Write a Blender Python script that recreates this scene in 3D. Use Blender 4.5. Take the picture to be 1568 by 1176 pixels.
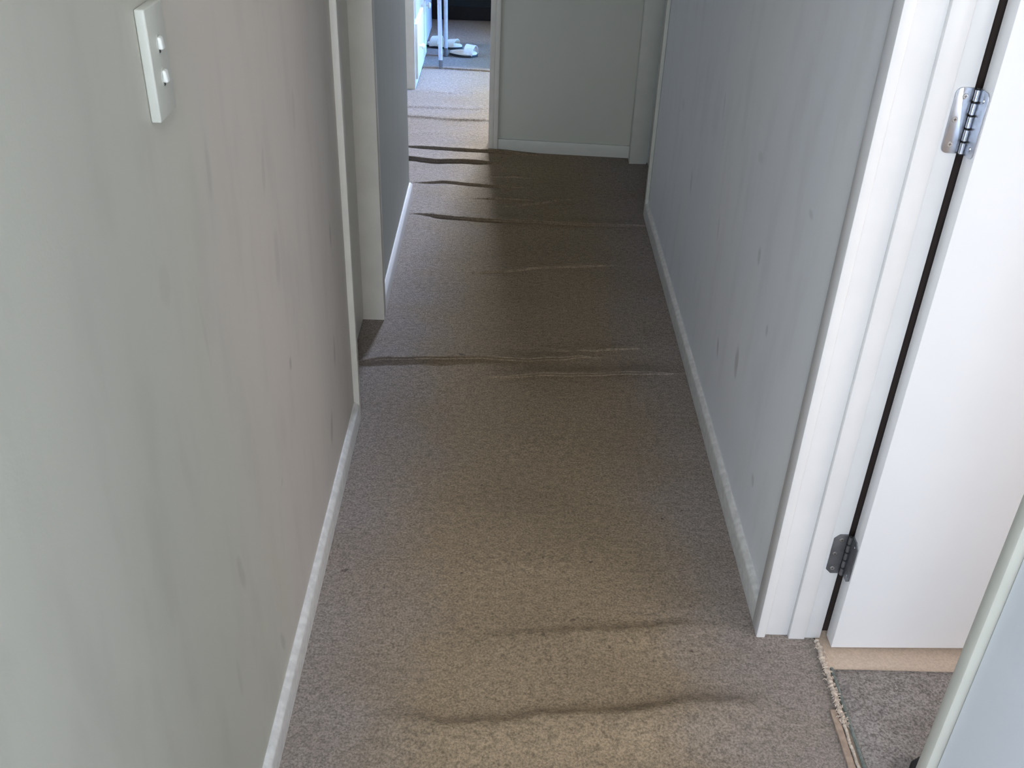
import bpy, bmesh, math, random
from mathutils import Vector, Matrix, noise
random.seed(7)
for o in list(bpy.data.objects): bpy.data.objects.remove(o, do_unlink=True)
C = bpy.context.scene.collection
S = bpy.context.scene

# ------------------------------------------------------------------ camera
F = 1525.08                                   # focal length in pixels of a 1568 wide frame
Yc = Vector((9, 972, -F)).normalized()        # hall direction seen in camera axes
Zc = -Vector((-94, -2392, -F)).normalized()   # up
Zc = (Zc - Yc * Zc.dot(Yc)).normalized()
Xc = Yc.cross(Zc)
cam = bpy.data.objects.new('camera', bpy.data.cameras.new('camera')); C.objects.link(cam)
M3 = Matrix((Xc, Yc, Zc))
cam.matrix_world = Matrix.Translation((0, 0, 1.55)) @ M3.to_4x4()
cam.data.sensor_width = 36; cam.data.lens = F / 1568 * 36
cam.data.clip_start = .02
S.camera = cam

# ------------------------------------------------------------------ world, lights, exposure
S.view_settings.view_transform = 'Standard'; S.view_settings.look = 'None'
S.view_settings.gamma = 1; S.view_settings.use_curve_mapping = False
S.view_settings.exposure = 0.0
w = bpy.data.worlds.new('world'); S.world = w; w.use_nodes = True
w.node_tree.nodes['Background'].inputs[0].default_value = (.62, .76, 1, 1)
w.node_tree.nodes['Background'].inputs[1].default_value = 1.2

def area(name, loc, target, sx, sy, power, col, spread=180):
    l = bpy.data.lights.new(name, 'AREA'); l.shape = 'RECTANGLE'; l.size = sx; l.size_y = sy
    l.energy = power; l.color = col; l.spread = math.radians(spread)
    o = bpy.data.objects.new(name, l); C.objects.link(o); o.location = loc
    o.rotation_euler = (Vector(target) - Vector(loc)).to_track_quat('-Z', 'Y').to_euler()
    return o
# soft light from behind the camera; its source is unseen
area('rear_light', (.09, -2.44, 1.35), (.09, 0, 1.2), .75, 1.5, 6, (1.0, .965, .93))
# overhead fill added to brighten the hall walls; no fitting modelled
area('hall_overhead_fill', (.09, -.55, 2.395), (.09, -.55, 0), .5, 1.1, 24, (1.0, .955, .91))
# added fill from an unseen left opening, then daylight through both bedroom windows
area('rear_left_fill', (-.37, -.60, 1.1), (.57, .95, .5), .75, 1.7, 38, (.68, .82, 1.0))
area('bedroom_side_daylight', (3.16, .05, 1.45), (-.385, 1.7, .6), 1.3, 1.1, 40, (1.0, .93, .90))
area('bedroom_daylight', (1.95, -1.54, 1.45), (1.6, 1.4, .9), 1.3, 1.1, 16, (.97, .97, 1.0))
# daylight through the far room window
area('far_room_daylight', (.95, 8.30, 1.45), (.6, 5.0, .4), 1.6, 1.15, 32, (1.0, .82, .66))
# narrow blue beam added for the floor patch, at an added side window
area('far_room_blue_beam', (2.56, 5.80, 1.40), (-.28, 5.80, 0), .60, .9, 24, (.16, .42, 1.0), 36)
# added unseen overhead light, placed by the shadow edges, tilted to dim the back
area('far_room_overhead', (-.03, 5.45, 2.38), (-.20, 4.05, 0), .30, .34, 104, (.64, .75, 1.0), 130)

# ------------------------------------------------------------------ materials
def nt_of(name):
    m = bpy.data.materials.new(name); m.use_nodes = True
    return m, m.node_tree, m.node_tree.nodes['Principled BSDF']
def noise_node(nt, scale, detail=3, rough=.5, stretch=None, off=(0, 0, 0)):
    tc = nt.nodes.new('ShaderNodeTexCoord'); mp = nt.nodes.new('ShaderNodeMapping')
    mp.inputs['Scale'].default_value = stretch or (1, 1, 1); mp.inputs['Location'].default_value = off
    nt.links.new(tc.outputs['Object'], mp.inputs[0])
    n = nt.nodes.new('ShaderNodeTexNoise'); n.inputs['Scale'].default_value = scale
    n.inputs['Detail'].default_value = detail; n.inputs['Roughness'].default_value = rough
    nt.links.new(mp.outputs[0], n.inputs['Vector'])
    return n.outputs['Fac']
def ramp(nt, fac, a, b, va=0., vb=1.):
    r = nt.nodes.new('ShaderNodeMapRange'); r.interpolation_type = 'SMOOTHSTEP'
    r.inputs[1].default_value = a; r.inputs[2].default_value = b
    r.inputs[3].default_value = va; r.inputs[4].default_value = vb
    nt.links.new(fac, r.inputs[0]); return r.outputs[0]
def mix(nt, fac, a, b, mode='MIX'):
    m = nt.nodes.new('ShaderNodeMix'); m.data_type = 'RGBA'; m.blend_type = mode
    if isinstance(fac, float): m.inputs[0].default_value = fac
    else: nt.links.new(fac, m.inputs[0])
    for i, v in ((6, a), (7, b)):
        if isinstance(v, tuple): m.inputs[i].default_value = (*v, 1)
        else: nt.links.new(v, m.inputs[i])
    return m.outputs[2]
def mth(nt, op, a, b=None):
    m = nt.nodes.new('ShaderNodeMath'); m.operation = op
    for i, v in ((0, a), (1, b)):
        if v is None: continue
        if isinstance(v, (int, float)): m.inputs[i].default_value = v
        else: nt.links.new(v, m.inputs[i])
    return m.outputs[0]
def bump(nt, bs, h, strength, dist=.002):
    b = nt.nodes.new('ShaderNodeBump'); b.inputs['Strength'].default_value = strength
    b.inputs['Distance'].default_value = dist
    nt.links.new(h, b.inputs['Height']); nt.links.new(b.outputs[0], bs.inputs['Normal'])

def simple(name, col, rough=.5, var=.04, scale=30, metal=0., bmp=0.):
    m, nt, bs = nt_of(name)
    n = noise_node(nt, scale)
    lo = tuple(c * (1 - var) for c in col); hi = tuple(min(1, c * (1 + var)) for c in col)
    nt.links.new(mix(nt, ramp(nt, n, .3, .7), lo, hi), bs.inputs['Base Color'])
    bs.inputs['Roughness'].default_value = rough; bs.inputs['Metallic'].default_value = metal
    if bmp: bump(nt, bs, n, bmp)
    return m

def wall_paint(name, base, tint, marks=(), tint_fn=None, streak=.05):
    """emulsion paint with soft vertical grime streaks and single scuff marks (y, z, ry, rz, lean, strength)"""
    m, nt, bs = nt_of(name)
    big = noise_node(nt, 1.6, 2, .5, (1, 1, .6), (3, 1, 0))
    fac = ramp(nt, big, .38, .62)
    if tint_fn: fac = tint_fn(nt, big)
    col = mix(nt, fac, base, tint)
    st = noise_node(nt, 5, 3, .55, (1, 2.6, .7), (0, 5, 2))
    col = mix(nt, ramp(nt, st, .45, .75, 0, streak * 2.2), col, (.16, .15, .15))
    tc = nt.nodes.new('ShaderNodeTexCoord'); sep = nt.nodes.new('ShaderNodeSeparateXYZ')
    nt.links.new(tc.outputs['Object'], sep.inputs[0])
    wob = noise_node(nt, 25, 2)
    for (y, z, ry, rz, lean, s) in marks:
        dz = mth(nt, 'SUBTRACT', sep.outputs[2], z)
        dy = mth(nt, 'SUBTRACT', mth(nt, 'SUBTRACT', sep.outputs[1], y), mth(nt, 'MULTIPLY', dz, lean))
        a = mth(nt, 'POWER', mth(nt, 'ABSOLUTE', mth(nt, 'DIVIDE', dy, ry)), 2)
        b = mth(nt, 'POWER', mth(nt, 'ABSOLUTE', mth(nt, 'DIVIDE', dz, rz)), 2)
        d = mth(nt, 'ADD', mth(nt, 'ADD', a, b), mth(nt, 'MULTIPLY', mth(nt, 'SUBTRACT', wob, .5), 1.2))
        col = mix(nt, ramp(nt, d, 0, 1.1, s, 0), col, (.12, .115, .12))
    nt.links.new(col, bs.inputs['Base Color'])
    bs.inputs['Roughness'].default_value = .55
    fine = noise_node(nt, 260, 2)
    bump(nt, bs, fine, .12, .001)
    return m

def left_spill_tint(nt, big):  # paints warm bedroom light spilling onto the left wall
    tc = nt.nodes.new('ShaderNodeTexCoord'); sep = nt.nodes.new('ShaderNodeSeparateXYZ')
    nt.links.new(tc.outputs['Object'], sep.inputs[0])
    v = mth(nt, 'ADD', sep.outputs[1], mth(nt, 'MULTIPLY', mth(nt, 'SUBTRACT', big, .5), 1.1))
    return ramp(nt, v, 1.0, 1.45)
M = {}
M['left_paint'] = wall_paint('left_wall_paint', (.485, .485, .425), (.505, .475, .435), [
    (1.02, 1.02, .022, .03, 0, .10), (1.24, 1.08, .013, .05, .1, .16), (1.13, .90, .008, .08, -.1, .10),
    (1.52, .97, .014, .05, .2, .16), (1.55, .80, .02, .06, .1, .14), (1.57, .58, .012, .018, 0, .4),
    (1.42, .42, .01, .012, 0, .2), (2.0, .35, .015, .05, .1, .32), (1.9, .20, .018, .05, .3, .34),
    (1.30, .14, .015, .04, -.3, .25), (1.13, .47, .015, .045, -.2, .2), (2.05, .62, .012, .035, 0, .3),
    (1.05, .33, .012, .05, 0, .15), (1.78, .98, .014, .05, .1, .14)], left_spill_tint, .05)
M['right_paint'] = wall_paint('right_wall_paint', (.785, .80, .80), (.75, .775, .81), [
    (2.05, .33, .02, 0.048, .2, 0.35), (2.25, .25, .012, 0.032, .4, 0.35), (2.45, .50, .012, 0.040, .2, 0.17),
    (2.02, .62, .014, 0.024, .1, 0.24), (1.86, .52, .01, 0.016, .1, 0.24), (2.9, .45, .015, 0.048, .2, 0.21),
    (1.73, .84, .02, 0.010, .3, 0.17), (1.75, .20, .014, 0.016, .2, 0.24), (2.6, .78, .014, 0.048, .1, 0.15),
    (3.2, .60, .03, 0.024, 0, 0.10), (2.15, .80, .03, 0.016, -.3, 0.13)], None, .035)  # lightened and blued to stand in for cool light on this wall
M['shade_paint'] = wall_paint('left_wall_paint_shaded', (.43, .44, .40), (.41, .425, .395), [], None, .04)  # left wall paint darkened, shade put into its colour
M['corner_paint'] = simple('dimmed_trim_paint', (.45, .44, .385), .35, .03, 14)  # frame gloss paint darkened and greened against the blue side light
M['right_paint_dim'] = wall_paint('right_wall_paint_dim', (.52, .53, .545), (.50, .52, .55), [], None, .04)  # same right wall paint, darker copy to hold back the strong near light
M['end_paint'] = wall_paint('end_wall_paint', (.52, .52, .455), (.50, .505, .44), [], None, .03)
M['trim'] = simple('gloss_trim_paint', (.735, .725, .72), .24, .015, 14)
M['trim_cream'] = simple('cream_gloss_paint', (.64, .62, .56), .35, .03, 14)
M['trim_grey'] = simple('shaded_cream_paint', (.54, .545, .49), .4, .03, 14)  # cream trim with the far end's shade put into its colour
M['worn_trim'] = simple('worn_skirting_paint', (.60, .595, .575), .33, .10, 60)
M['door_white'] = simple('white_door_paint', (.80, .79, .79), .4, .008, 8)
M['dark_gap'] = simple('gap_shadow_timber', (.035, .022, .018), .9)
M['ceiling'] = simple('ceiling_paint', (.70, .69, .66), .8)
M['zinc'] = simple('zinc_plated_steel', (.56, .58, .63), .30, .08, 40, 1.0)
M['dull_steel'] = simple('dull_grey_steel', (.22, .225, .24), .42, .10, 60, .8)
M['screw'] = simple('bright_screw_steel', (.75, .75, .76), .28, .05, 90, 1.0)
M['plastic'] = simple('aged_white_plastic', (.51, .525, .475), .35, .02)
M['rocker'] = simple('white_rocker_plastic', (.70, .73, .70), .3, .02)
M['dark_plastic'] = simple('dark_recess', (.04, .04, .04), .6)
M['cabinet'] = simple('cream_cabinet_lacquer', (.74, .71, .63), .4, .03)
M['knob'] = simple('cream_knob_paint', (.84, .80, .70), .35, .02)
M['bluegrey'] = simple('white_cabinet_lacquer', (.62, .64, .70), .4, .03)
M['bed_cloth'] = simple('dark_teal_cloth', (.010, .016, .019), .9, .2, 120, 0, .2)
M['black'] = simple('black_rubber', (.012, .012, .013), .6, .2)
M['chrome_leg'] = simple('pale_tube_steel', (.58, .60, .68), .35, .05, 60, .35)
M['tabletop'] = simple('pale_laminate', (.6, .58, .55), .4)
M['navy'] = simple('navy_cloth', (.03, .045, .13), .9, .2, 90, 0, .3)
M['mauve'] = simple('mauve_cloth', (.42, .26, .42), .9, .25, 60, 0, .3)
M['shoe_white'] = simple('white_leather', (.80, .80, .82), .5, .05, 80)
M['shoe_cream'] = simple('cream_leather', (.78, .73, .62), .5, .05, 80)
M['glass_frame'] = simple('window_frame_paint', (.75, .75, .73), .4)
mg, ntg, bsg = nt_of('clear_glass'); M['glass'] = mg
bsg.inputs['Base Color'].default_value = (1, 1, 1, 1); bsg.inputs['Roughness'].default_value = .02
bsg.inputs['Transmission Weight'].default_value = 1; bsg.inputs['IOR'].default_value = 1.1

def carpet(name, edge, worn, xc=None, hw=.46, pile=1.0, yfade=False, contrast=.35):
    m, nt, bs = nt_of(name)
    fine = noise_node(nt, 210, 3, .7); mid = noise_node(nt, 55, 3, .6, (1, 1.5, 1)); big = noise_node(nt, 4.5, 4, .6)
    if xc is None:
        col = mix(nt, ramp(nt, big, .35, .65), edge, worn)
    else:
        tc = nt.nodes.new('ShaderNodeTexCoord'); sep = nt.nodes.new('ShaderNodeSeparateXYZ')
        nt.links.new(tc.outputs['Object'], sep.inputs[0])
        a = mth(nt, 'ABSOLUTE', mth(nt, 'SUBTRACT', sep.outputs[0], xc))
        a = mth(nt, 'ADD', a, mth(nt, 'MULTIPLY', mth(nt, 'SUBTRACT', big, .5), .28))
        col = mix(nt, ramp(nt, a, hw * .30, hw), worn, edge)
        b2 = noise_node(nt, 2.2, 3, .5, (1, 2.2, 1), (4, 2, 0))
        col = mix(nt, ramp(nt, b2, .42, .68, 0, .25), col, tuple(c * .72 for c in worn))
        sp = noise_node(nt, 38, 1, .5, (1, 1, 1), (9, 4, 0))
        col = mix(nt, ramp(nt, sp, .74, .80, 0, .5), col, (.05, .035, .03))
    v = mth(nt, 'ADD', mth(nt, 'MULTIPLY', fine, .7), mth(nt, 'MULTIPLY', mid, .3))
    k = ramp(nt, v, .32, .68, 1 - contrast * pile, 1 + contrast * .9 * pile)
    cc = nt.nodes.new('ShaderNodeCombineXYZ')
    for i in range(3): nt.links.new(k, cc.inputs[i])
    col = mix(nt, 1., col, cc.outputs[0], 'MULTIPLY')
    nt.links.new(col, bs.inputs['Base Color'])
    bs.inputs['Roughness'].default_value = .95
    bs.inputs['Specular IOR Level'].default_value = .08
    bs.inputs['Sheen Roughness'].default_value = .5
    bump(nt, bs, v, .75 * pile, .004)
    return m
M['carpet'] = carpet('hall_carpet', (.245, .212, .19), (.265, .203, .135), .09, .47, 1.0, False, .44)
M['beige_carpet'] = carpet('bedroom_carpet', (.56, .45, .36), (.52, .42, .34), None, .4, .35)
M['rug'] = carpet('grey_rug_pile', (.29, .26, .245), (.25, .222, .205), None, .4, 1.5)
M['rug_edge'] = simple('rug_binding', (.16, .18, .165), .9, .25, 200, 0, .4)
M['fray'] = simple('frayed_carpet_yarn', (.50, .42, .35), .95, .25, 140, 0, .5)
M['strip'] = simple('brown_carpet_gripper', (.36, .27, .21), .7, .15, 80)

# ------------------------------------------------------------------ mesh helpers
def bm_new(): return bmesh.new()
def add_box(bm, a, b, bev=0., seg=2):
    a = Vector(a); b = Vector(b); lo = Vector(map(min, a, b)); hi = Vector(map(max, a, b))
    r = bmesh.ops.create_cube(bm, size=1)
    vs = r['verts']
    for v in vs: v.co = Vector([lo[i] + (v.co[i] + .5) * (hi[i] - lo[i]) for i in range(3)])
    if bev:
        es = list({e for v in vs for e in v.link_edges})
        bmesh.ops.bevel(bm, geom=es, offset=bev, segments=seg, profile=.5, affect='EDGES')
    return bm
def add_cyl(bm, p, q, r, r2=None, seg=20):
    p = Vector(p); q = Vector(q); d = q - p
    g = bmesh.ops.create_cone(bm, cap_ends=True, segments=seg, radius1=r, radius2=r if r2 is None else r2, depth=d.length)
    mt = Matrix.Translation((p + q) / 2) @ d.to_track_quat('Z', 'Y').to_matrix().to_4x4()
    bmesh.ops.transform(bm, matrix=mt, verts=g['verts'])
    return bm
def add_tube(bm, pts, r, seg=12):
    pts = [Vector(p) for p in pts]; rings = []
    for i, p in enumerate(pts):
        d = (pts[min(i + 1, len(pts) - 1)] - pts[max(i - 1, 0)]).normalized()
        u = d.orthogonal().normalized() if i == 0 else (u - d * u.dot(d)).normalized()
        v = d.cross(u); rr = r[i] if isinstance(r, (list, tuple)) else r
        rings.append([bm.verts.new(p + (u * math.cos(t) + v * math.sin(t)) * rr) for t in [2 * math.pi * k / seg for k in range(seg)]])
    for a, b in zip(rings, rings[1:]):
        for k in range(seg): bm.faces.new((a[k], a[(k + 1) % seg], b[(k + 1) % seg], b[k]))
    bm.faces.new(rings[0][::-1]); bm.faces.new(rings[-1])
    return bm
def add_prism(bm, outline, z0, z1, bev=0.):
    lo = [bm.verts.new((x, y, z0)) for x, y in outline]; hi = [bm.verts.new((x, y, z1)) for x, y in outline]
    n = len(outline); bm.faces.new(lo[::-1]); t = bm.faces.new(hi)
    for i in range(n): bm.faces.new((lo[i], lo[(i + 1) % n], hi[(i + 1) % n], hi[i]))
    if bev: bmesh.ops.bevel(bm, geom=list(t.edges), offset=bev, segments=2, profile=.5, affect='EDGES')
    return bm
def obj(name, bm, mat, parent=None, smooth=True):
    bmesh.ops.recalc_face_normals(bm, faces=bm.faces)
    me = bpy.data.meshes.new(name); bm.to_mesh(me); bm.free()
    if smooth:
        for p in me.polygons: p.use_smooth = True
        try: me.set_sharp_from_angle(angle=math.radians(35))
        except Exception: pass
    me.materials.append(M[mat]); o = bpy.data.objects.new(name, me); C.objects.link(o)
    if parent:
        o.parent = parent; o.matrix_parent_inverse = parent.matrix_basis.inverted()
    return o
def tag(o, label, cat, group=None):
    o['label'] = label; o['category'] = cat
    if group: o['group'] = group
    return o
def empty(name, loc, rz=0):
    o = bpy.data.objects.new(name, None); C.objects.link(o); o.location = loc; o.rotation_euler = (0, 0, rz); o.empty_display_size = .1
    bpy.context.view_layer.update(); return o
def struct(name, bm, mat, label=None, cat=None, parent=None):
    o = obj(name, bm, mat, parent)
    if parent is None:
        o['kind'] = 'structure'
        if label: o['label'] = label; o['category'] = cat
    return o
def box_struct(name, a, b, mat, label, cat, bev=0.): return struct(name, add_box(bm_new(), a, b, bev), mat, label, cat)

# ------------------------------------------------------------------ carpet with its buckles
# each ridge: polyline (x, y), height, near half width, far half width
RIDGES = [
    ([(-.43, 2.525), (-.34, 2.557), (-.2, 2.567), (-.05, 2.578), (.08, 2.57), (.16, 2.582), (.26, 2.60)], .015, .011, .035),
    ([(.02, 2.470), (.12, 2.492), (.24, 2.495), (.36, 2.512), (.50, 2.52)], .014, .011, .030),
    ([(.10, 2.62), (.22, 2.63), (.36, 2.65), (.43, 2.66)], .005, .012, .03),
    ([(-.09, 3.15), (.02, 3.17), (.14, 3.205), (.28, 3.225), (.38, 3.245)], .0075, .012, .045),
    ([(-.33, 3.655), (-.2, 3.63), (-.05, 3.615), (.1, 3.61), (.25, 3.60), (.42, 3.60), (.52, 3.61)], .012, .013, .045),
    ([(-.12, 3.83), (0, 3.84), (.12, 3.83)], .006, .012, .035),
    ([(.02, 3.76), (.12, 3.79), (.24, 3.85)], .006, .012, .035),
    ([(-.36, 3.985), (-.25, 4.005), (-.12, 3.98), (.06, 3.965)], .010, .013, .045),
    ([(-.07, 4.08), (.02, 4.085), (.09, 4.08)], .006, .012, .03),
    ([(-.55, 4.29), (-.42, 4.275), (-.30, 4.25), (-.18, 4.262), (-.06, 4.25)], .018, .013, .040),
    ([(-.46, 4.43), (-.34, 4.42), (-.24, 4.412), (-.06, 4.40), (.1, 4.37)], .013, .013, .035),
    ([(-.46, 4.62), (-.3, 4.63)], .004, .02, .04),
    ([(-.60, 4.89), (-.40, 4.86), (-.25, 4.84), (-.05, 4.85)], .013, .024, .050),
    ([(-.60, 5.02), (-.40, 5.03), (-.2, 5.02), (-.05, 5.04)], .009, .024, .05),
    ([(-.48, 5.30), (-.3, 5.29), (-.15, 5.31)], .006, .02, .05),
    ([(-.48, 5.77), (-.3, 5.75), (0, 5.72)], .010, .018, .06),
    ([(-.06, 1.66), (.1, 1.68), (.2, 1.665)], .003, .03, .06),
    ([(.02, 2.12), (.2, 2.14)], .002, .03, .06),
    ([(.02, 1.455), (.15, 1.468), (.3, 1.48), (.45, 1.50)], .007, .05, .016),
    ([(-.17, 1.235), (-.06, 1.215), (.04, 1.228), (.11, 1.245), (.25, 1.252), (.40, 1.285), (.52, 1.29)], .018, .070, .026),
    ([(-.2, .9), (.1, .93), (.4, .92)], .008, .06, .03),
]
def ridge_z(x, y):
    z = 0.
    for pts, h, wn, wf in RIDGES:
        if y < pts[0][1] - .3 and y < pts[-1][1] - .3 or y > pts[0][1] + .3 and y > pts[-1][1] + .3: continue
        x0, x1 = pts[0][0], pts[-1][0]
        if x < x0 - .08 or x > x1 + .08: continue
        xx = min(max(x, x0), x1)
        for (ax, ay), (bx, by) in zip(pts, pts[1:]):
            if ax <= xx <= bx: t = (xx - ax) / (bx - ax); t2 = t * t * (3 - 2 * t); cy = ay + (by - ay) * (t * .5 + t2 * .5); break
        cy += .004 * noise.noise((x * 22, cy * 3, 1.3))
        e = min(1, max(0, (x - x0 + .08) / .18)) * min(1, max(0, (x1 + .08 - x) / .18))
        e = e * e * (3 - 2 * e)
        d = y - cy; s = (wn * .42 if wn < .02 else wn) if d < 0 else wf
        z = max(z, h * e * math.exp(-(d / s) ** 2) * (1 + .25 * noise.noise((x * 9, cy * 5, 4))))
    return z
def carpet_z(x, y):
    z = ridge_z(x, y)
    if y > 1.9: z *= 1.15
    z += .0016 * noise.noise((x * 3, y * 5, 0)) + .0006 * noise.noise((x * 30, y * 30, 2))
    return z
def make_floor(name, x0, x1, y0, y1, step, mat, fn, label, ystep=None):
    nx = int((x1 - x0) / step) + 1; ny = int((y1 - y0) / (ystep or step)) + 1
    vs = []; fs = []
    for j in range(ny + 1):
        y = y0 + (y1 - y0) * j / ny
        for i in range(nx + 1):
            x = x0 + (x1 - x0) * i / nx
            z = fn(x, y); vs.append((x, y - (1.35 * max(0, z - .0012) if y > 1.9 and not 4.5 < y < 4.62 else 0), z))
    for j in range(ny):
        for i in range(nx):
            a = j * (nx + 1) + i; fs.append((a, a + 1, a + nx + 2, a + nx + 1))
    me = bpy.data.meshes.new(name); me.from_pydata(vs, [], fs)
    for p in me.polygons: p.use_smooth = True
    me.materials.append(M[mat]); o = bpy.data.objects.new(name, me); C.objects.link(o)
    o['kind'] = 'structure'; o['label'] = label; o['category'] = 'floor'
    return o
make_floor('floor', -.46, .677, .7, 4.56, .009, 'carpet', carpet_z, 'brown buckled hallway carpet between the two side walls', .0025)
make_floor('floor', -.46, .672, -2.5, .7, .1, 'carpet', lambda x, y: 0, 'brown carpet at the near end of the hallway')
make_floor('floor', -1.6, -.46, -1.4, .1, .1, 'carpet', lambda x, y: 0, 'carpet of the added side room behind the camera')
make_floor('floor', -2.2, -.46, 3.5, 4.56, .02, 'carpet', carpet_z, 'brown carpet in the side passage off the hallway')
make_floor('floor', -2.2, 2.6, 4.56, 8.4, .02, 'carpet', carpet_z, 'daylit carpet of the far room beyond the end doorway', .005)
make_floor('floor', .68, 3.3, -1.6, 1.62, .1, 'beige_carpet', lambda x, y: -.002, 'pale beige carpet inside the near right bedroom')

# ------------------------------------------------------------------ walls
H = 2.42
LX, RX = -.385, .570
AW, AT = .022, .015        # architrave width and projection
bm = bm_new(); add_box(bm, (LX - .1, -.15, 0), (LX, 2.222, H)); add_box(bm, (LX - .1, -2.5, 0), (LX, -1.1, H)); add_box(bm, (LX - .1, -1.1, 2.06), (LX, -.15, H))  # unseen gap behind the camera added for the left fill
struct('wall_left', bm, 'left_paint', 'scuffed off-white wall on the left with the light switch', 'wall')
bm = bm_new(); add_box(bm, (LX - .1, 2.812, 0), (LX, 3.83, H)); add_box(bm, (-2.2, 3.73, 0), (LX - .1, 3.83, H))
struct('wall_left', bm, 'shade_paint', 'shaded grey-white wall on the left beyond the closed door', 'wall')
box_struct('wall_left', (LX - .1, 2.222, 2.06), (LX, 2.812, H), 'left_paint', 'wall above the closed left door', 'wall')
struct('wall_right', add_box(bm_new(), (RX, 1.497, 0), (RX + .1, 3.70, H)), 'right_paint', 'scuffed bluish white wall on the right beyond the open door', 'wall')
struct('wall_right', add_box(bm_new(), (RX - .003, -2.5, 0), (RX + .12, .800, H)), 'right_paint_dim', 'pale wall at the bottom right corner before the open door', 'wall')
struct('wall_right', add_box(bm_new(), (RX, .80, 2.07), (RX + .12, 1.497, H)), 'right_paint', 'wall above the open door', 'wall')
bm = bm_new(); add_box(bm, (RX, 4.32, 0), (RX + .12, 4.50, H)); add_box(bm, (RX, 3.70, 2.06), (RX + .1, 4.32, H))
struct('wall_right', bm, 'end_paint', 'short piece of wall around the far right door', 'wall')
# end wall, slightly out of square
def skew_box(bm, x0, y0, x1, y1, th, z0, z1, bev=0.):
    return add_prism(bm, [(x0, y0), (x1, y1), (x1, y1 + th), (x0, y0 + th)], z0, z1, bev)
def ye(x): return 4.424 - .062 * (x + .078)
bm = bm_new(); skew_box(bm, -.05, ye(-.05), .60, ye(.60), .1, 0, H)
struct('wall_end', bm, 'end_paint', 'grey-white end wall to the right of the end doorway', 'wall')
bm = bm_new(); skew_box(bm, -2.2, 4.44, -.90, 4.44, .1, 0, H); add_box(bm, (-.90, 4.44, 2.06), (-.05, 4.53, H))
struct('wall_end', bm, 'end_paint', 'end wall above and left of the end doorway', 'wall')
box_struct('wall_back', (-.485, -2.62, 0), (.69, -2.5, H), 'end_paint', 'wall behind the camera', 'wall')
box_struct('wall_side', (-2.3, 3.5, 0), (-2.2, 8.5, H), 'end_paint', 'left wall of the far room', 'wall')
# far room
bm = bm_new(); add_box(bm, (-2.2, 8.4, 0), (.1, 8.5, H)); add_box(bm, (1.8, 8.4, 0), (2.7, 8.5, H)); add_box(bm, (.1, 8.4, 0), (1.8, 8.5, .85)); add_box(bm, (.1, 8.4, 2.05), (1.8, 8.5, H))
struct('wall_far', bm, 'end_paint', 'window wall of the far room', 'wall')
bm = bm_new(); add_box(bm, (2.6, 4.5, 0), (2.7, 5.4, H)); add_box(bm, (2.6, 6.2, 0), (2.7, 8.4, H)); add_box(bm, (2.6, 5.4, 0), (2.7, 6.2, .9)); add_box(bm, (2.6, 5.4, 1.9), (2.7, 6.2, H))
struct('wall_side', bm, 'end_paint', 'right wall of the far room', 'wall')
struct('wall_near', skew_box(bm_new(), .60, 4.50, 2.7, 4.50, .1, 0, H), 'end_paint', 'near wall of the far room', 'wall')
# near bedroom
box_struct('wall_bedroom', (.69, 1.60, 0), (3.3, 1.70, H), 'ceiling', 'bedroom wall behind the open door', 'wall')
bm = bm_new(); add_box(bm, (3.2, -1.6, 0), (3.3, -.62, H)); add_box(bm, (3.2, .72, 0), (3.3, 1.6, H)); add_box(bm, (3.2, -.62, 0), (3.3, .72, .88)); add_box(bm, (3.2, -.62, 2.02), (3.3, .72, H))
struct('wall_bedroom', bm, 'ceiling', 'far side wall of the bedroom', 'wall')
bm = bm_new(); add_box(bm, (.69, -1.7, 0), (1.25, -1.6, H)); add_box(bm, (2.65, -1.7, 0), (3.3, -1.6, H)); add_box(bm, (1.25, -1.7, 0), (2.65, -1.6, .85)); add_box(bm, (1.25, -1.7, 2.05), (2.65, -1.6, H))
struct('wall_bedroom', bm, 'ceiling', 'window wall of the bedroom', 'wall')
box_struct('floor', (-2.3, -2.62, -.12), (3.3, 8.5, -.02), 'dark_gap', 'timber subfloor under the carpets', 'floor')
box_struct('ceiling', (-2.3, -2.62, H), (3.3, 8.5, H + .08), 'ceiling', 'plain white ceiling', 'ceiling')
# timber between hall wall and bedroom behind the hinged jamb coloured near-black as the gap's shade
box_struct('trim_1', (.692, 1.50, 0), (.74, 1.60, 2.08), 'dark_gap', 'near-black filler for the shade between jamb and open door', 'trim')

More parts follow.
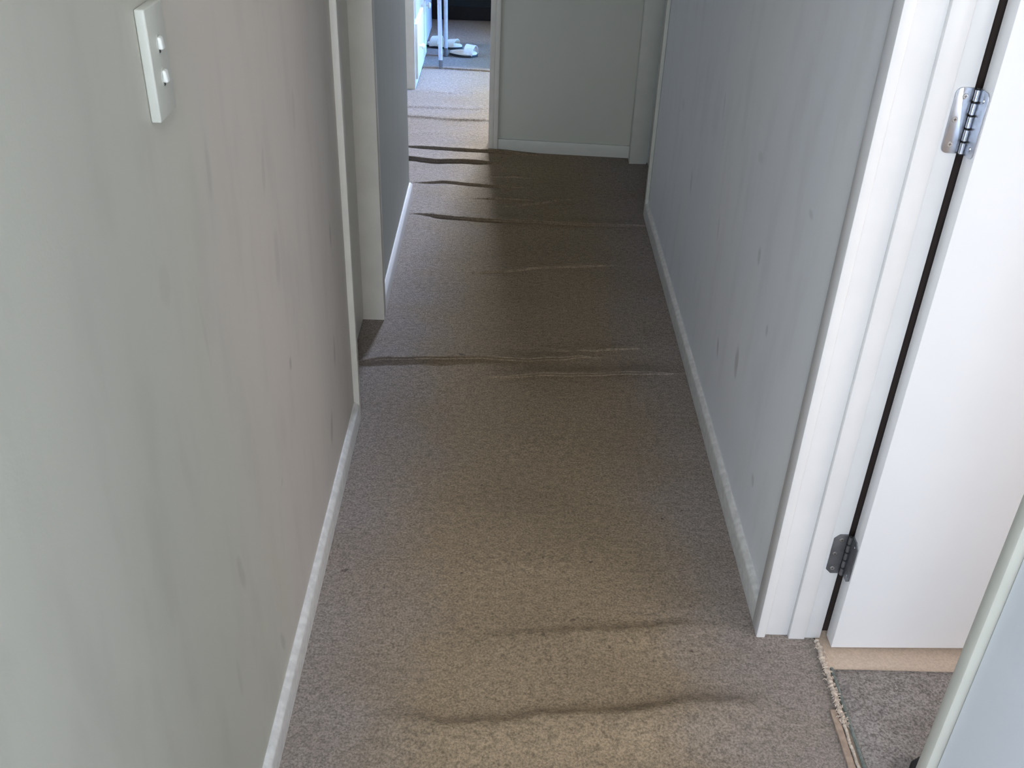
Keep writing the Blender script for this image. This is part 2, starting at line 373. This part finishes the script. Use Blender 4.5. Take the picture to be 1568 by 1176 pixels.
def window(n, x0, x1, y, z0, z1, label):
    r = empty('window_%d' % n, ((x0 + x1) / 2, y, z0)); r['kind'] = 'structure'; r['label'] = label; r['category'] = 'window'
    f = bm_new(); t = .05
    add_box(f, (x0, y - .03, z0), (x1, y + .03, z0 + t), .004); add_box(f, (x0, y - .03, z1 - t), (x1, y + .03, z1), .004)
    for xx in (x0, (x0 + x1 - t) / 2, x1 - t): add_box(f, (xx, y - .03, z0 + t), (xx + t, y + .03, z1 - t), .004)
    obj('window_frame', f, 'glass_frame', r)
    obj('pane', add_box(bm_new(), (x0 + t, y - .003, z0 + t), (x1 - t, y + .003, z1 - t)), 'glass', r)
window(1, 1.25, 2.65, -1.65, .85, 2.05, 'bedroom window')
window(2, .1, 1.8, 8.45, .85, 2.05, 'far room window')
def side_window(n, x, y0, y1, z0, z1, label):
    r = empty('window_%d' % n, (x, (y0 + y1) / 2, z0)); r['kind'] = 'structure'; r['label'] = label; r['category'] = 'window'
    f = bm_new(); t = .05
    add_box(f, (x - .03, y0, z0), (x + .03, y1, z0 + t), .004); add_box(f, (x - .03, y0, z1 - t), (x + .03, y1, z1), .004)
    for yy in (y0, y1 - t): add_box(f, (x - .03, yy, z0 + t), (x + .03, yy + t, z1 - t), .004)
    obj('window_frame', f, 'glass_frame', r)
    obj('pane', add_box(bm_new(), (x - .003, y0 + t, z0 + t), (x + .003, y1 - t, z1 - t)), 'glass', r)
side_window(3, 3.25, -.62, .72, .88, 2.02, 'side window of the bedroom')
side_window(4, 2.65, 5.40, 6.20, .90, 1.90, 'side window added to the far room for the blue beam')

# ------------------------------------------------------------------ skirting
def skirt(name, pts, h, th, side, mat, label):
    """profile with chamfered top run along y (side=+1: faces +x)"""
    (x, y0), (_, y1) = pts; bm = bm_new()
    prof = [(0, 0), (th, 0), (th, h - .012), (th - .002, h - .006), (.004, h), (0, h)]
    a = [bm.verts.new((x + side * p, y0, z)) for p, z in prof]; b = [bm.verts.new((x + side * p, y1, z)) for p, z in prof]
    n = len(prof); bm.faces.new(a); bm.faces.new(b[::-1])
    for i in range(n): bm.faces.new((a[i], a[(i + 1) % n], b[(i + 1) % n], b[i]))
    return struct(name, bm, mat, label, 'baseboard')
skirt('baseboard_left', ((LX, -.15), (LX, 2.220)), .062, .014, 1, 'worn_trim', 'chipped white skirting along the near left wall')
skirt('baseboard_left', ((LX, 2.838), (LX, 3.83)), .060, .014, 1, 'trim', 'bright white skirting along the left wall beyond the closed door')
skirt('baseboard_right', ((RX, 1.519), (RX, 3.70)), .060, .014, -1, 'worn_trim', 'off-white skirting along the right wall')
skirt('baseboard_right', ((RX, -2.5), (RX, .80)), .060, .014, -1, 'worn_trim', 'skirting on the near right wall')
bm = bm_new(); skew_box(bm, -.036, ye(-.036) - .013, .562, ye(.562) - .013, .0135, 0, .056, .004)
struct('baseboard_end', bm, 'trim_grey', 'cream skirting along the foot of the end wall', 'baseboard')

# ------------------------------------------------------------------ door frames
def frame(name, parts, mat, label):
    r = empty(name, parts[0][1]); r['kind'] = 'structure'; r['label'] = label; r['category'] = 'door frame'
    for nm, a, b, bev in parts: obj(nm, add_box(bm_new(), a, b, bev), mat, r)
    return r
# near right doorway: far jamb with stop and rebate, architraves
frame('trim_2', [
    ('jamb', (.572, 1.484, 0), (.690, 1.500, 2.04), .001),
    ('door_stop', (.622, 1.473, 0), (.656, 1.486, 2.03), .0015),
    ('rebate_strip', (.656, 1.478, 0), (.6895, 1.4845, 2.03), .0008),
    ('architrave', (.555, 1.475, 0), (.5735, 1.519, 2.07), .002),
    ('head', (.572, .816, 2.04), (.690, 1.484, 2.06), .001),
], 'trim', 'glossy white frame of the open door')
frame('trim_7', [
    ('jamb', (.572, .797, 0), (.690, .816, 2.04), .001),
    ('architrave', (.555, .803, 0), (.5735, .825, 2.07), .003),
], 'corner_paint', 'grey-white near side of the open door frame at the bottom right')
frame('trim_3', [
    ('jamb', (-.445, 2.79, 0), (LX + .0145, 2.812, 2.03), 0),
    ('architrave', (LX - .002, 2.7905, 0), (LX + AT, 2.838, 2.05), .0008),
    ('jamb', (-.445, 2.222, 0), (LX + .002, 2.242, 2.03), .001),
    ('architrave', (LX - .002, 2.220, 0), (LX + AT, 2.242, 2.05), .0015),
    ('head', (-.445, 2.242, 2.03), (LX + .002, 2.79, 2.05), .001),
], 'trim_cream', 'cream frame around the closed door on the left')
frame('trim_4', [
    ('jamb', (.555, 4.30, 0), (.632, 4.345, 2.03), .001),
    ('jamb', (RX - .002, 3.70, 0), (.632, 3.722, 2.03), .001),
    ('architrave', (.556, 3.70, 0), (RX + .002, 3.722, 2.05), .0015),
    ('head', (RX, 3.722, 2.03), (.632, 4.30, 2.05), .001),
], 'trim_grey', 'cream frame around the far right door')
bm = bm_new()
r = empty('trim_5', (-.06, 4.42, 0)); r['kind'] = 'structure'; r['label'] = 'cream frame of the open end doorway'; r['category'] = 'door frame'
obj('jamb', add_box(bm_new(), (-.080, 4.408, 0), (-.058, 4.54, 2.04), .001), 'trim_cream', r)
obj('architrave', add_box(bm_new(), (-.0575, 4.404, 0), (-.037, 4.424, 2.06), .0015), 'trim_cream', r)
obj('jamb', add_box(bm_new(), (-.90, 4.41, 0), (-.878, 4.54, 2.04), .001), 'trim_cream', r)
obj('head', add_box(bm_new(), (-.878, 4.41, 2.04), (-.080, 4.54, 2.06), .001), 'trim_cream', r)

# closed doors
def closed_door(name, a, b, mat, label, knob):
    r = empty(name, ((a[0] + b[0]) / 2, (a[1] + b[1]) / 2, 0)); r['kind'] = 'structure'; r['label'] = label; r['category'] = 'door'
    obj('door_panel', add_box(bm_new(), a, b, .0015), mat, r)
    k = bm_new(); s = 1 if knob[3] > 0 else -1
    add_cyl(k, knob[:3], (knob[0] + s * .006, knob[1], knob[2]), .028); add_cyl(k, knob[:3], (knob[0] + s * .035, knob[1], knob[2]), .01)
    add_cyl(k, (knob[0] + s * .035, knob[1], knob[2]), (knob[0] + s * .055, knob[1], knob[2]), .026, .02)
    obj('door_knob', k, 'zinc', r)
closed_door('door_2', (-.478, 2.245, .008), (-.436, 2.787, 2.028), 'trim_cream', 'closed door in the left wall', (-.436, 2.30, 1.08, 1))
closed_door('door_3', (.636, 3.725, .008), (.667, 4.297, 2.028), 'trim_cream', 'closed door at the far end of the right wall', (.636, 3.80, 1.0, -1))

# ------------------------------------------------------------------ open door with its hinges
door = empty('door_1', (.697, 1.44, 0)); door['kind'] = 'structure'; door['label'] = 'open plain white door hung on steel hinges at the right'; door['category'] = 'door'
DA = math.radians(1.5)
def door_mesh():
    bm = add_box(bm_new(), (0, 0, .016), (.75, .035, 2.03), .0012)
    bmesh.ops.rotate(bm, verts=bm.verts, cent=(0, 0, 0), matrix=Matrix.Rotation(DA, 3, 'Z'))
    bmesh.ops.translate(bm, verts=bm.verts, vec=(.6995, 1.438, 0)); return bm
obj('door_panel', door_mesh(), 'door_white', door)
k = bm_new(); kx, ky = 1.38, 1.455
add_cyl(k, (kx, ky, 1.0), (kx, ky - .008, 1.0), .028); add_cyl(k, (kx, ky, 1.0), (kx, ky - .05, 1.0), .01); add_cyl(k, (kx, ky - .05, 1), (kx - .11, ky - .052, 1), .009)
obj('door_handle', k, 'zinc', door)

def rounded(w0, w1, z0, z1, r, left=True, cham=False):
    """outline in (u, z); corners rounded on the free side"""
    pts = []
    n = 2 if cham else 8
    if left:
        pts += [(w1, z0)] + [(w0 + r - r * math.sin(t), z0 + r - r * math.cos(t)) for t in [math.pi / 2 * i / (n - 1) for i in range(n)]]
        pts += [(w0 + r - r * math.cos(t), z1 - r + r * math.sin(t)) for t in [math.pi / 2 * i / (n - 1) for i in range(n)]] + [(w1, z1)]
    return pts
def hinge(zc, mat, label, cham=False, smat='screw'):
    h = .1; z0 = zc - h / 2; z1 = zc + h / 2
    hg = empty('hinge', (.694, 1.474, zc)); hg.parent = door; hg.matrix_parent_inverse = door.matrix_basis.inverted(); hg['label'] = label
    bpy.context.view_layer.update()
    # leaf on the jamb, facing the camera (normal -y), outer edge towards the stop
    def leaf(u0, u1, r, cham):
        bm = bm_new(); pts = rounded(u0, u1, z0, z1, r, True, cham)
        a = [bm.verts.new((u, 0, z)) for u, z in pts]; b = [bm.verts.new((u, -.0022, z)) for u, z in pts]
        n = len(pts); bm.faces.new(a); f = bm.faces.new(b[::-1])
        for i in range(n): bm.faces.new((a[i], a[(i + 1) % n], b[(i + 1) % n], b[i]))
        bmesh.ops.bevel(bm, geom=list(f.edges), offset=.0006, segments=2, profile=.5, affect='EDGES')
        return bm
    bm = leaf(.6625, .689, .010, cham); bmesh.ops.translate(bm, verts=bm.verts, vec=(0, 1.4775, 0))
    lf = obj('jamb_leaf', bm, mat, hg)
    # leaf on the door edge (normal -x), seen very obliquely
    bm = bm_new(); pts = rounded(0, .030, z0, z1, .010, True, cham)
    a = [bm.verts.new((0, u, z)) for u, z in pts]; b = [bm.verts.new((-.0020, u, z)) for u, z in pts]; n = len(pts)
    bm.faces.new(a); bm.faces.new(b[::-1])
    for i in range(n): bm.faces.new((a[i], a[(i + 1) % n], b[(i + 1) % n], b[i]))
    bmesh.ops.rotate(bm, verts=bm.verts, cent=(0, 0, 0), matrix=Matrix.Rotation(DA, 3, 'Z'))
    bmesh.ops.translate(bm, verts=bm.verts, vec=(.6990, 1.442, 0))
    dl = obj('door_leaf', bm, mat, hg)
    # knuckles: five barrels on a pin
    kx, ky = .6925, 1.4715
    for i in range(5):
        a0 = z0 + h * i / 5 + .0016; a1 = z0 + h * (i + 1) / 5 - .0020
        obj('knuckle', add_cyl(bm_new(), (kx, ky, a0), (kx, ky, a1), .0040, None, 20), mat, hg)
    obj('hinge_pin', add_cyl(bm_new(), (kx, ky, z0 - .001), (kx, ky, z1 + .001), .0024), 'black', hg)
    # screws
    for (u, z) in ((.6780, zc + .037), (.6715, zc + .002), (.6740, zc - .036)):
        s = bm_new(); y = 1.4775 - .0022
        add_cyl(s, (u, y + .001, z), (u, y - .0012, z), .0050, .0038, 24)
        o = obj('screw', s, smat, hg)
        c = bm_new(); y -= .0003; add_box(c, (u - .0022, y - .0011, z - .0004), (u + .0022, y - .0007, z + .0004)); add_box(c, (u - .0004, y - .0011, z - .0022), (u + .0004, y - .0007, z + .0022))
        for v in c.verts: pass
        me = o.data; cb = bmesh.new(); cb.from_mesh(me); tmp = bpy.data.meshes.new('t'); c.to_mesh(tmp); c.free(); n0 = len(cb.faces); cb.from_mesh(tmp)
        cb.faces.ensure_lookup_table()
        for f in cb.faces[n0:]: f.material_index = 1
        cb.to_mesh(me); cb.free(); me.materials.append(M['dark_plastic'])
    for z in (zc + .036, zc - .036):
        s = add_cyl(bm_new(), (.6975, 1.455, z), (.6955, 1.455, z), .0038, .003, 20); obj('screw', s, mat, hg)
hinge(1.102, 'zinc', 'shiny zinc upper hinge')
hinge(.236, 'dull_steel', 'dull grey lower hinge with a bright screw', True)

# ------------------------------------------------------------------ light switch on the left wall
sw = tag(empty('light_switch', (LX, 1.092, 1.194)), 'white two-rocker light switch plate high on the left wall', 'light switch')
p = add_box(bm_new(), (LX + .0002, 1.061, 1.195), (LX + .0112, 1.119, 1.313), .0018, 3)
obj('faceplate', p, 'plastic', sw)
for z in (1.2725, 1.2375):
    b = bm_new(); x = LX + .0108; cy = 1.091
    # recessed oval surround
    out = [(cy + .0075 * math.cos(t), z - .001 + .0105 * math.sin(t)) for t in [2 * math.pi * i / 24 for i in range(24)]]
    a = [b.verts.new((x, u, v)) for u, v in out]; c = [b.verts.new((x + .0007, u, v)) for u, v in out]
    b.faces.new(a[::-1]); b.faces.new(c)
    for i in range(24): b.faces.new((a[i], a[(i + 1) % 24], c[(i + 1) % 24], c[i]))
    s = obj('switch_surround', b, 'plastic', sw)
    b = bm_new(); add_box(b, (x, cy - .0052, z - .006), (x + .0052, cy + .0052, z + .0075), .0022, 3)
    for v in b.verts:
        if v.co.x > x + .002: v.co.x -= (v.co.z - (z - .006)) * .14 - .0008
    obj('rocker', b, 'rocker', sw)
    b = add_box(bm_new(), (x, cy - .003, z - .0098), (x + .0010, cy + .002, z - .0060), .0003); obj('rocker_shadow', b, 'dark_plastic', s)  # dark bar painted as the shadow below the rocker

# ------------------------------------------------------------------ threshold: frayed carpet edge
r = empty('trim_6', (.682, 1.1, 0)); r['kind'] = 'structure'; r['label'] = 'frayed beige carpet edge along the threshold of the open door'; r['category'] = 'threshold'
bm = bm_new(); add_box(bm, (.660, .826, -.004), (.6735, 1.29, .0045), .0015)
obj('gripper_strip', bm, 'strip', r)
bm = bm_new(); pts = []; rr = []
n = 150
for i in range(n + 1):
    y = .84 + .63 * i / n
    pts.append((.6795 + .0025 * noise.noise((y * 30, 0, 0)) - .001 * min(1, max(0, (1.32 - y) / .1)), y, .0035 + .001 * noise.noise((y * 40, 3, 0))))
    rr.append((.0050 + .0015 * noise.noise((y * 90, 7, 0)) + .0012 * math.sin(y * 700)) * (.62 + .38 * min(1, max(0, (y - 1.25) / .08))))
add_tube(bm, pts, rr, 10)
for i in range(180):      # loose tufts
    y = 1.25 + random.random() * .21; x = .679 + random.uniform(-.006, .007); a = random.uniform(0, 6.28); l = random.uniform(.004, .009)
    add_tube(bm, [(x, y, .005), (x + l * .6 * math.cos(a), y + l * .6 * math.sin(a), .008), (x + l * math.cos(a), y + l * math.sin(a), .004)], [.0012, .001, .0006], 5)
obj('frayed_edge', bm, 'fray', r)

# rug in the bedroom
rug = tag(empty('rug', (1.1, 1.0, 0)), 'dark grey short-pile rug on the beige bedroom floor', 'rug')
def rug_grid():
    bm = bm_new(); x0, x1, y0, y1 = .690, 1.55, .35, 1.394; nx, ny = 60, 74; g = {}
    for j in range(ny + 1):
        for i in range(nx + 1):
            x = x0 + (x1 - x0) * i / nx; y = y0 + (y1 - y0) * j / ny
            e = max(0, min(x - x0, x1 - x, y - y0, y1 - y))
            g[i, j] = bm.verts.new((x, y, .001 + .007 * min(1, e / .02) ** .5 + .001 * noise.noise((x * 14, y * 14, 0))))
    for j in range(ny):
        for i in range(nx): bm.faces.new((g[i, j], g[i + 1, j], g[i + 1, j + 1], g[i, j + 1]))
    b = [bm.verts.new(q) for q in ((x0, y0, -.001), (x1, y0, -.001), (x1, y1, -.001), (x0, y1, -.001))]
    bm.faces.new(b[::-1]); return bm
obj('rug_pile', rug_grid(), 'rug', rug)
bm = bm_new(); add_tube(bm, [(.690, .36, .004), (.689, .9, .004), (.6895, 1.25, .004), (.691, 1.393, .004)], .0036, 8)
obj('rug_binding', bm, 'rug_edge', rug)
# dark shoe tip on the rug
def shoe_sole(bm, cx, cy, z0, z1, L, W, ang, k=0.0):
    o = []
    for i in range(28):
        t = 2 * math.pi * i / 28; u = math.cos(t) * L / 2; v = math.sin(t) * W / 2 * (1 - .18 * math.cos(2 * t - .6)) * (1 + .12 * math.cos(t))
        o.append((cx + u * math.cos(ang) - v * math.sin(ang), cy + u * math.sin(ang) + v * math.cos(ang)))
    return add_prism(bm, o, z0, z1, min(.004, (z1 - z0) * .4))
sh = tag(empty('slipper', (.83, 1.05, .008)), 'black slipper toe on the grey rug at the bottom right', 'slipper')
obj('sole', shoe_sole(bm_new(), .810, 1.049, .008, .022, .25, .09, math.radians(103)), 'black', sh)
bm = bm_new(); bmesh.ops.create_uvsphere(bm, u_segments=20, v_segments=12, radius=1)
for v in bm.verts: v.co = Vector((.797 + v.co.x * .041, 1.111 + v.co.y * .062, .020 + max(0, v.co.z) * .032))
obj('upper', bm, 'black', sh)

# ------------------------------------------------------------------ far room furniture
# cream drawer chest: side panel facing the camera, drawers facing +x
ch = tag(empty('drawer_chest', (-.72, 5.62, 0)), 'cream chest with a round knob just inside the far room, bottom drawer ajar', 'chest of drawers')
obj('carcass', add_box(bm_new(), (-.95, 5.325, .0), (-.490, 5.93, .98), .003), 'cabinet', ch)
def drawer(x0, x1, y0, y1, z0, z1, knobs, par, mat='cabinet'):
    d = obj('drawer', add_box(bm_new(), (x0, y0, z0), (x1, y1, z1), .003), mat, par)
    for ky in knobs:
        b = bm_new(); zc = (z0 + z1) / 2
        add_cyl(b, (x1 - .001, ky, zc), (x1 + .014, ky, zc), .007); add_cyl(b, (x1 + .012, ky, zc), (x1 + .020, ky, zc), .013, .016); add_cyl(b, (x1 + .020, ky, zc), (x1 + .026, ky, zc), .016, .010)
        obj('knob', b, 'knob', d)
drawer(-.52, -.476, 5.345, 5.91, .05, .335, (5.47,), ch)
for z0 in (.36, .67): drawer(-.495, -.484, 5.345, 5.91, z0, z0 + .27, (5.47, 5.79), ch)
# pale cabinet behind
cb = tag(empty('cabinet', (-.75, 6.4, 0)), 'pale blue-grey cabinet with a cream knob standing behind the cream chest', 'cabinet')
obj('carcass', add_box(bm_new(), (-1.0, 6.10, .0), (-.515, 6.62, 1.2), .003), 'bluegrey', cb)
d = obj('cabinet_door', add_box(bm_new(), (-.5148, 6.105, .03), (-.497, 6.61, 1.18), .003), 'bluegrey', cb)
b = bm_new(); kz = .262; ky = 6.14
add_cyl(b, (-.498, ky, kz), (-.482, ky, kz), .008); add_cyl(b, (-.485, ky, kz), (-.472, ky, kz), .015, .019); add_cyl(b, (-.472, ky, kz), (-.466, ky, kz), .019, .011)
obj('knob', b, 'knob', d)
# garment hanging over cabinet side
bm = bm_new(); g = {}; nx, nz = 14, 20
for s_, yy in ((0, 0.), (1, .008)):
    for j in range(nz + 1):
        for i in range(nx + 1):
            u = i / nx; v = j / nz; x = -.63 + .11 * u - .03 * (1 - v); z = .27 + .11 * (1 - u) ** 1.5 + (1.19 - .27 - .11 * (1 - u) ** 1.5) * v
            g[s_, i, j] = bm.verts.new((x, 6.094 - .02 - .010 * math.sin(u * 9 + v * 2) * (1 - v * .6) + yy, z))
for s_ in (0, 1):
    for j in range(nz):
        for i in range(nx):
            f = (g[s_, i, j], g[s_, i + 1, j], g[s_, i + 1, j + 1], g[s_, i, j + 1]); bm.faces.new(f if s_ else f[::-1])
tag(obj('garment', bm, 'mauve'), 'mauve garment hanging against the side of the pale blue-grey cabinet', 'garment')
# small table on steel tube legs
tb = tag(empty('metal_legged_table', (-.1, 5.9, 0)), 'table on pale steel tube legs just inside the far room', 'table')
for nm, a, bb in (('leg', (-.384, 5.757), (-.396, 5.757)), ('leg', (-.371, 6.03), (-.372, 6.03)), ('leg', (.25, 5.757), (.262, 5.757)), ('leg', (.25, 6.03), (.255, 6.03))):
    l = obj('leg', add_cyl(bm_new(), (a[0], a[1], .012), (bb[0], bb[1], .70), .0115), 'chrome_leg', tb)
    obj('foot_cap', add_cyl(bm_new(), (a[0], a[1], .0), (a[0], a[1], .05), .0125), 'dull_steel', l)
obj('tabletop', add_box(bm_new(), (-.44, 5.68, .70), (.32, 6.11, .725), .006), 'tabletop', tb)
# sandals
def sandal(cx, cy, ang, m1, m2, label, straps=2, L=.235):
    s = tag(empty('sandal', (cx, cy, 0)), label, 'sandal')
    z = .003
    obj('sole', shoe_sole(bm_new(), cx, cy, z, z + .012, L, .078, ang), 'black', s)
    obj('footbed', shoe_sole(bm_new(), cx, cy, z + .0119, z + .024, L - .01, .07, ang), m1, s)
    ca, sa = math.cos(ang), math.sin(ang)
    for q in range(straps):
        u0 = .045 - q * .10
        bm = bm_new(); rows = []
        for i in range(13):
            t = math.pi * i / 12; v = math.cos(t) * .037; zz = z + .014 + math.sin(t) * (.050 - q * .012)
            ring = []
            for du, dz in ((-.026, 0), (.026, -.006), (.026, -.002), (-.026, .004)):
                u = u0 + du + (.012 * math.cos(t))
                ring.append(bm.verts.new((cx + u * ca - v * sa, cy + u * sa + v * ca, zz + dz)))
            rows.append(ring)
        for a, b in zip(rows, rows[1:]):
            for k in range(4): bm.faces.new((a[k], a[(k + 1) % 4], b[(k + 1) % 4], b[k]))
        bm.faces.new(rows[0]); bm.faces.new(rows[-1][::-1])
        obj('strap', bm, m2, s)
sandal(-.268, 6.05, math.radians(-8), 'shoe_cream', 'shoe_white', 'white sandal with a dark sole, nearer one right of the table legs', 1, .172)
sandal(-.395, 6.225, math.radians(170), 'shoe_cream', 'shoe_cream', 'cream sandal behind the table legs, farther of the two', 2)
# bed: low dark frame
bd = tag(empty('bed', (.5, 7.6, 0)), 'low dark bed across the back of the far room', 'bed')
obj('side_rail', add_box(bm_new(), (-1.3, 6.90, .10), (1.6, 6.95, .32), .006), 'bed_cloth', bd)
obj('mattress', add_box(bm_new(), (-1.28, 6.92, .32), (1.58, 8.1, .56), .05, 4), 'bed_cloth', bd)
obj('underbed_shade', add_box(bm_new(), (-1.28, 6.97, .0), (1.58, 8.1, .30), .006), 'black', bd)  # black panel paints the dark gap under the bed
for x in (-1.25, 1.55):
    obj('leg', add_box(bm_new(), (x - .03, 6.90, 0), (x + .03, 6.96, .10), .004), 'black', bd)
